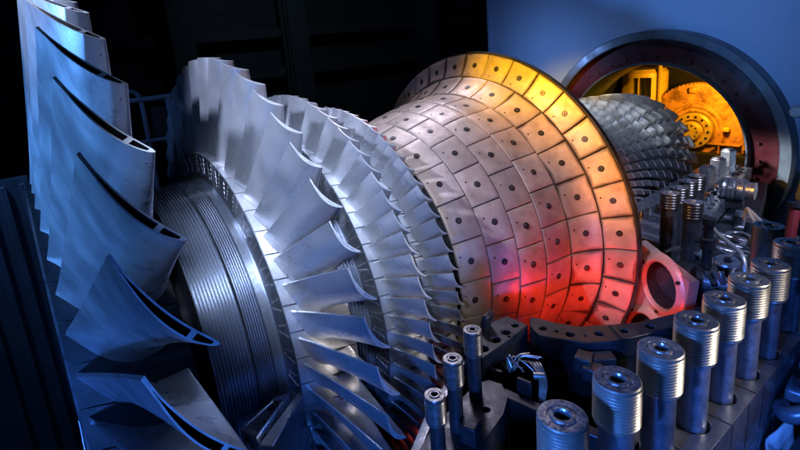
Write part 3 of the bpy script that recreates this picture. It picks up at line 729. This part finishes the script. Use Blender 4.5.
MB().rev([(3.15, .0), (3.15, .085), (3.22, .10)], 48).obj('shaft_end', M['brassy'], bh)
for i in range(10):
    a = 2 * PI * i / 10; c = Vector((.065 * math.cos(a), 3.15, .065 * math.sin(a))); MB().cyl(c, c + Vector((0, -.005, 0)), .008, n=8).obj('hub_bolt', M['black'], bh)
MB().box((.20, 3.24, -.12), (.42, .05, .012)).obj('split_line_rib', M['orange'], bh)
MB().box((.235, 3.25, -.10), (.012, .06, .25)).obj('split_line_rib', M['orange'], bh)
MB().box((-.03, 3.26, .40), (.07, .05, .06), 0).obj('lifting_lug', M['orange'], bh, bevel=.015)
MB().box((.29, 3.23, .03), (.05, .05, .04)).obj('terminal_box', M['yellow'], bh, bevel=.005)
MB().box((.1, 3.2, -.36), (1.2, .12, .30)).obj('pedestal', M['black'], bh)
for ch in bh.children: ch.location = (0, -3.2, 0)
yd = thing('inlet_bell', 'yellow curved inlet panel with dark slots left of the orange housing', 'inlet panel', (-.6, 3.35, .3))
mb = MB().rev([(-.4, .22), (.26, .22), (.30, .19), (.32, 0)], 40, axis='Z'); mb.obj('shell', M['yellow'], yd)
for x in (.02, .09, .15):
    MB().box((x + .0, -.215, .12), (.03, .02, .20)).obj('slot', M['black'], yd)
st = tag(MB().box((-.385, 3.22, .2), (.028, .03, .9)).obj('inlet_strut', M['yellow'], bevel=.004), 'thin yellow vertical strut left of the orange toothed housing', 'strut')

# ------------------------------------------------------------------ the room: blue wall, dark hall, floor
w = MB(); n = 96; vs = []; 
x0, x1, z0, z1 = -1.762, 6.0, -1.6, 6.0
for i in range(n):
    a = 2 * PI * i / n; ca, sa = math.cos(a), math.sin(a)
    t = min((x1 / ca if ca > 1e-9 else 1e9), (x0 / ca if ca < -1e-9 else 1e9), (z1 / sa if sa > 1e-9 else 1e9), (z0 / sa if sa < -1e-9 else 1e9))
    vs += [(1.0 * ca, 2.26, 1.0 * sa), (t * ca, 2.26, t * sa)]
w.add(vs, [(2 * i, 2 * i + 1, 2 * ((i + 1) % n) + 1, 2 * ((i + 1) % n)) for i in range(n)])
w.add([(x0, 2.26, z1), (x0, 2.26, z0), (x0, 2.40, z0), (x0, 2.40, z1)], [(0, 1, 2, 3)])
for (cx, cz) in ((x0, z1), (x1, z1), (x0, z0), (x1, z0)):
    i = min(range(n), key=lambda i: (vs[2 * i + 1][0] - cx) ** 2 + (vs[2 * i + 1][2] - cz) ** 2)
    for j in (-1, 0, 1): pass
tag(struct(w.obj('wall', M['wall'], smooth=False)), 'smooth blue wall behind the intake housing', 'wall')
ed = MB().box((x0 - .012, 2.31, 2.2), (.03, .16, 7.6)); tag(ed.obj('wall_edge_trim', M['wall']), 'pale vertical edge strip where the blue wall ends', 'trim')
fo = MB().box((0, 0, -1.65), (30, 30, .1)); struct(fo.obj('floor', M['floor']))
hw = MB().box((-6, 3, 2.5), (.2, 26, 9)); tag(struct(hw.obj('hall_wall', M['hall'])), 'dark far wall of the workshop', 'wall')
hw = MB().box((-2, 9, 2.5), (14, .2, 9)); struct(hw.obj('hall_end_wall', M['hall']))
for (y_, lab) in ((-.2, 'dark steel column seen above the first blade row'), (1.6, 'dark steel column seen above the second blade row'), (4.4, 'dark steel column nearest the blue wall')):
    t = thing('steel_column', lab, 'column', (-5.2, y_, -1.6), 0, 'columns in the dark hall')
    MB().box((0, 0, 3.5), (.04, .3, 7)).obj('web', M['hall'], t); MB().box((.14, 0, 3.5), (.03, .32, 7)).obj('flange', M['hall'], t); MB().box((-.14, 0, 3.5), (.03, .32, 7)).obj('flange', M['hall'], t)
for (z, lab) in ((.9, 'lowest dark crane rail across the far hall'), (1.5, 'middle dark crane rail across the far hall'), (3.0, 'top dark crane rail across the far hall')):
    tag(MB().box((-5.5, 2, z), (.12, 18, .14)).obj('crane_rail', M['hall']), lab, 'rail', 'rails across the far hall')
sf = thing('scaffold_frame', 'small blue lit tube scaffold between the two tallest blade rows', 'scaffold', (-1.5, -1.5, 0))
for (pts, r) in (([(-1.5, -1.66, .90), (-1.5, -1.62, .955), (-1.5, -1.56, .95), (-1.5, -1.53, .85), (-1.5, -1.535, .3), (-1.5, -1.54, -1.6)], .016),
                 ([(-1.5, -1.9, .90), (-1.5, -1.1, .90)], .02), ([(-1.5, -1.9, .62), (-1.5, -1.1, .62)], .016), ([(-1.5, -1.36, .9), (-1.5, -1.36, -1.6)], .02), ([(-1.5, -1.38, .88), (-1.5, -1.28, .70)], .012)):
    rel(MB().tube(pts, r, 10).obj('rail', M['blue_tool'], sf))
rel(MB().box((-1.53, -1.44, .74), (.03, .12, .2)).obj('panel', M['dark'], sf))
cb = thing('cladding_panel', 'tall dim blue ribbed steel panel at the left behind the rotor', 'steel panel', (-1.2, -2.4, 0))
rel(MB().box((-1.25, -2.55, -.6), (.05, .62, 2.36)).obj('sheet', M['panel_blue'], cb))
for y_ in (-2.27, -2.36, -2.45, -2.56): rel(MB().box((-1.21, y_, -.6), (.05, .030, 2.30)).obj('rib', M['panel_blue'], cb, bevel=.006))
line('loose_wire', 'thin bright wire curling at the lower left below the largest blades', [(.60, -2.235, .16), (.64, -2.24, .04), (.70, -2.23, -.0), (.78, -2.20, -.02), (.86, -2.18, -.05)], .0022, M['cable'], 'wire')

for pts, lab in (([(1.36, 1.50, -1.6), (1.30, 1.55, -.30), (1.22, 1.7, -.02), (1.20, 1.95, .15), (1.16, 2.05, .05), (1.13, 2.1, -.3), (1.12, 2.1, -1.6)], 'dark cable hanging in a loop right of the intake ring'),
                 ([(1.48, 1.45, -1.6), (1.42, 1.5, -.30), (1.32, 1.8, .10), (1.30, 2.05, .12), (1.22, 2.1, -.4), (1.22, 2.1, -1.6)], 'second dark cable crossing the loop right of the intake ring')):
    line('hanging_cable', lab, pts, .009, M['rubber'])
kn = thing('wall_knob', 'pale round knob sticking out of the blue wall right of the ring', 'knob', (1.075, 1.85, .425))
MB().rev([(-.03, 0), (-.028, .03), (-.01, .042), (.01, .042), (.02, .03), (.03, .02)], 28).obj('cap', M['cloth'], kn)
MB().cyl((0, .03, 0), (0, .42, 0), .012).obj('stem', M['dark'], kn)
for i, (x, y_, h, lab) in enumerate([(1.08, .98, .07, 'stubby dark valve body nearest the turned roller'), (1.17, .86, .09, 'middle stubby dark valve body behind the looping hoses'), (1.27, .74, .07, 'stubby dark valve body nearest the green banded stud')]):
    t = thing('deck_valve', lab, 'valve', (x, y_, -.10), .4 * i, 'valve bodies on the deck')
    MB().cyl((0, 0, 0), (0, 0, h), .034, .030, n=16).obj('body', M['plate'], t, bevel=.004)
    MB().cyl((0, 0, h), (0, 0, h + .02), .022, n=6).obj('cap_nut', M['machined'], t)
    MB().cyl((-.07, 0, h * .5), (.07, 0, h * .5), .014, n=12).obj('port', M['machined'], t)
for i, (pts, lab) in enumerate([([(1.02, .55, -.08), (1.12, .62, -.05), (1.22, .60, -.06), (1.33, .52, -.08)], 'short steel tube lying across the deck by the brackets'),
                                ([(1.05, .70, -.08), (1.16, .75, -.05), (1.28, .66, -.06), (1.42, .58, -.08)], 'long steel tube lying across the deck behind the brackets'),
                                ([(1.20, .30, -.08), (1.27, .36, .0), (1.36, .33, .0), (1.44, .22, -.09)], 'arched steel tube in front of the brackets')]):
    line('steel_tube', lab, pts, .010, M['machined'], 'tube')
# ------------------------------------------------------------------ lights
def aim(o, tgt): o.rotation_euler = (Vector(tgt) - o.location).to_track_quat('-Z', 'Y').to_euler()
def area(name, loc, tgt, size, power, col, sy=None, spread=180):
    l = bpy.data.lights.new(name, 'AREA'); l.energy = power; l.color = col; l.size = size
    if sy: l.shape = 'RECTANGLE'; l.size_y = sy
    l.spread = math.radians(spread)
    o = bpy.data.objects.new(name, l); C.objects.link(o); o.location = loc; aim(o, tgt); return o
def spot(name, loc, tgt, power, col, ang, blend=.5, rad=.1):
    l = bpy.data.lights.new(name, 'SPOT'); l.energy = power; l.color = col; l.spot_size = math.radians(ang); l.spot_blend = blend; l.shadow_soft_size = rad
    o = bpy.data.objects.new(name, l); C.objects.link(o); o.location = loc; aim(o, tgt); return o
spot('key_lamp', (1.75, -2.2, 1.6), (.56, -1.40, .58), 480, (.58, .71, 1.0), 38, 1.0, .05)
spot('upper_key_lamp', (.3, -3.2, 2.4), (.30, -1.38, .88), 780, (.60, .70, 1.0), 30, .9, .05)
area('top_lamp', (-.75, .30, 2.4), (.0, -.45, .78), .6, 5.2, (.86, .80, 1.0), spread=70)
spot('compressor_lamp', (-1.2, -1.0, 1.85), (.16, 1.0, .52), 2800, (.92, .95, 1.0), 11.5, .7, .05)
spot('compressor_fill', (1.9, -1.2, 1.75), (.30, 1.25, .46), 260, (.88, .93, 1.0), 14, .8, .05)
spot('blue_lamp_left', (1.1, -4.2, 1.15), (.50, -2.2, 1.10), 720, (.12, .38, 1.0), 46, .9, .06)
spot('blue_lamp_low', (2.9, -3.4, .55), (.8, -1.8, -.1), 560, (.05, .22, 1.0), 46, .9, .15)
spot('blue_lamp_right', (1.78, -3.2, .95), (1.57, -.90, .04), 460, (.05, .21, 1.0), 19, .6, .08)
spot('blue_shank_lamp', (2.9, -1.15, .22), (1.6, -.75, .0), 45, (.04, .19, 1.0), 50, .9, .08)
spot('side_lamp', (2.55, -.15, .95), (1.57, -.80, .22), 72, (1, .90, .76), 37, .8, .08)
spot('warm_fill', (2.1, -1.9, 2.0), (.68, -.33, .46), 112, (1, .46, .14), 28, 1.0)  # added warm fill for the middle panels, not a separate source
spot('yellow_lamp', (1.3, -2.1, 1.45), (.31, -.03, .87), 1150, (1, .52, .003), 15, .9)
spot('yellow_lamp', (.1, -1.9, 1.8), (.70, -.04, .68), 900, (1, .42, .003), 17, 1.0)
spot('orange_lamp', (2.0, -1.2, .95), (.95, .0, .34), 380, (1, .32, .01), 16, 1.0)
spot('red_lamp', (1.26, -.33, -.36), (.86, -.16, -.06), 21, (1, .03, .015), 108, .9, .02)
spot('burner_lamp', (1.38, -.95, .75), (1.08, .02, -.10), 85, (1, .12, .02), 15, .9, .04)
spot('blue_wall_lamp', (-1.0, 1.4, .8), (-1.0, 2.26, .75), 16, (.27, .47, 1.0), 150, 1.0, .02)
spot('ring_fill', (1.2, .4, 2.6), (.35, 2.15, .85), 40, (.45, .62, 1.0), 45, .9, .2)  # added faint bluish spot to brighten the front of the intake ring
spot('scaffold_fill', (-.5, -2.9, 2.2), (-1.4, -1.8, .3), 95, (.12, .32, .9), 70, .8, .1)  # added blue spot to brighten the scaffold and left panel
spot('far_hall_fill', (-2.6, .4, 2.6), (-6, 2.4, 1.4), 60, (.40, .62, .9), 110, 1.0, .1)  # added weak light to bring up the far hall structures
area('intake_lamp', (.35, 2.75, .55), (.0, 3.3, .1), .2, 21, (1, .48, .03))
spot('back_right_lamp', (2.5, .1, 1.9), (1.08, .75, 0), 420, (.50, .60, 1.0), 40, .9, .06)

wd = bpy.data.worlds.new('World'); sc.world = wd; wd.use_nodes = True
wd.node_tree.nodes['Background'].inputs[0].default_value = (.10, .22, .6, 1); wd.node_tree.nodes['Background'].inputs[1].default_value = .035

# ------------------------------------------------------------------ camera
cd = bpy.data.cameras.new('camera'); cam = bpy.data.objects.new('camera', cd); C.objects.link(cam)
r_, u_, f_ = Vector((.579, .809, -.097)), Vector((-.133, .211, .968)), Vector((-.804, .548, -.23))
f_.normalize(); r_ = (r_ - f_ * r_.dot(f_)).normalized(); u_ = r_.cross(f_)
m = Matrix((r_, u_, -f_)).transposed().to_4x4(); m.translation = (2.0507, -2.1793, 1.0680); cam.matrix_world = m
cd.sensor_width = 36; cd.lens = 488.316 / 800 * 36; cd.shift_x = (400 - 368.677) / 800; cd.shift_y = -(225 - 167.270) / 800
cd.clip_start = .05; cd.clip_end = 100
sc.camera = cam
sc.view_settings.view_transform = 'Standard'; sc.view_settings.look = 'None'; sc.view_settings.exposure = 0
sc.cycles.max_bounces = 6
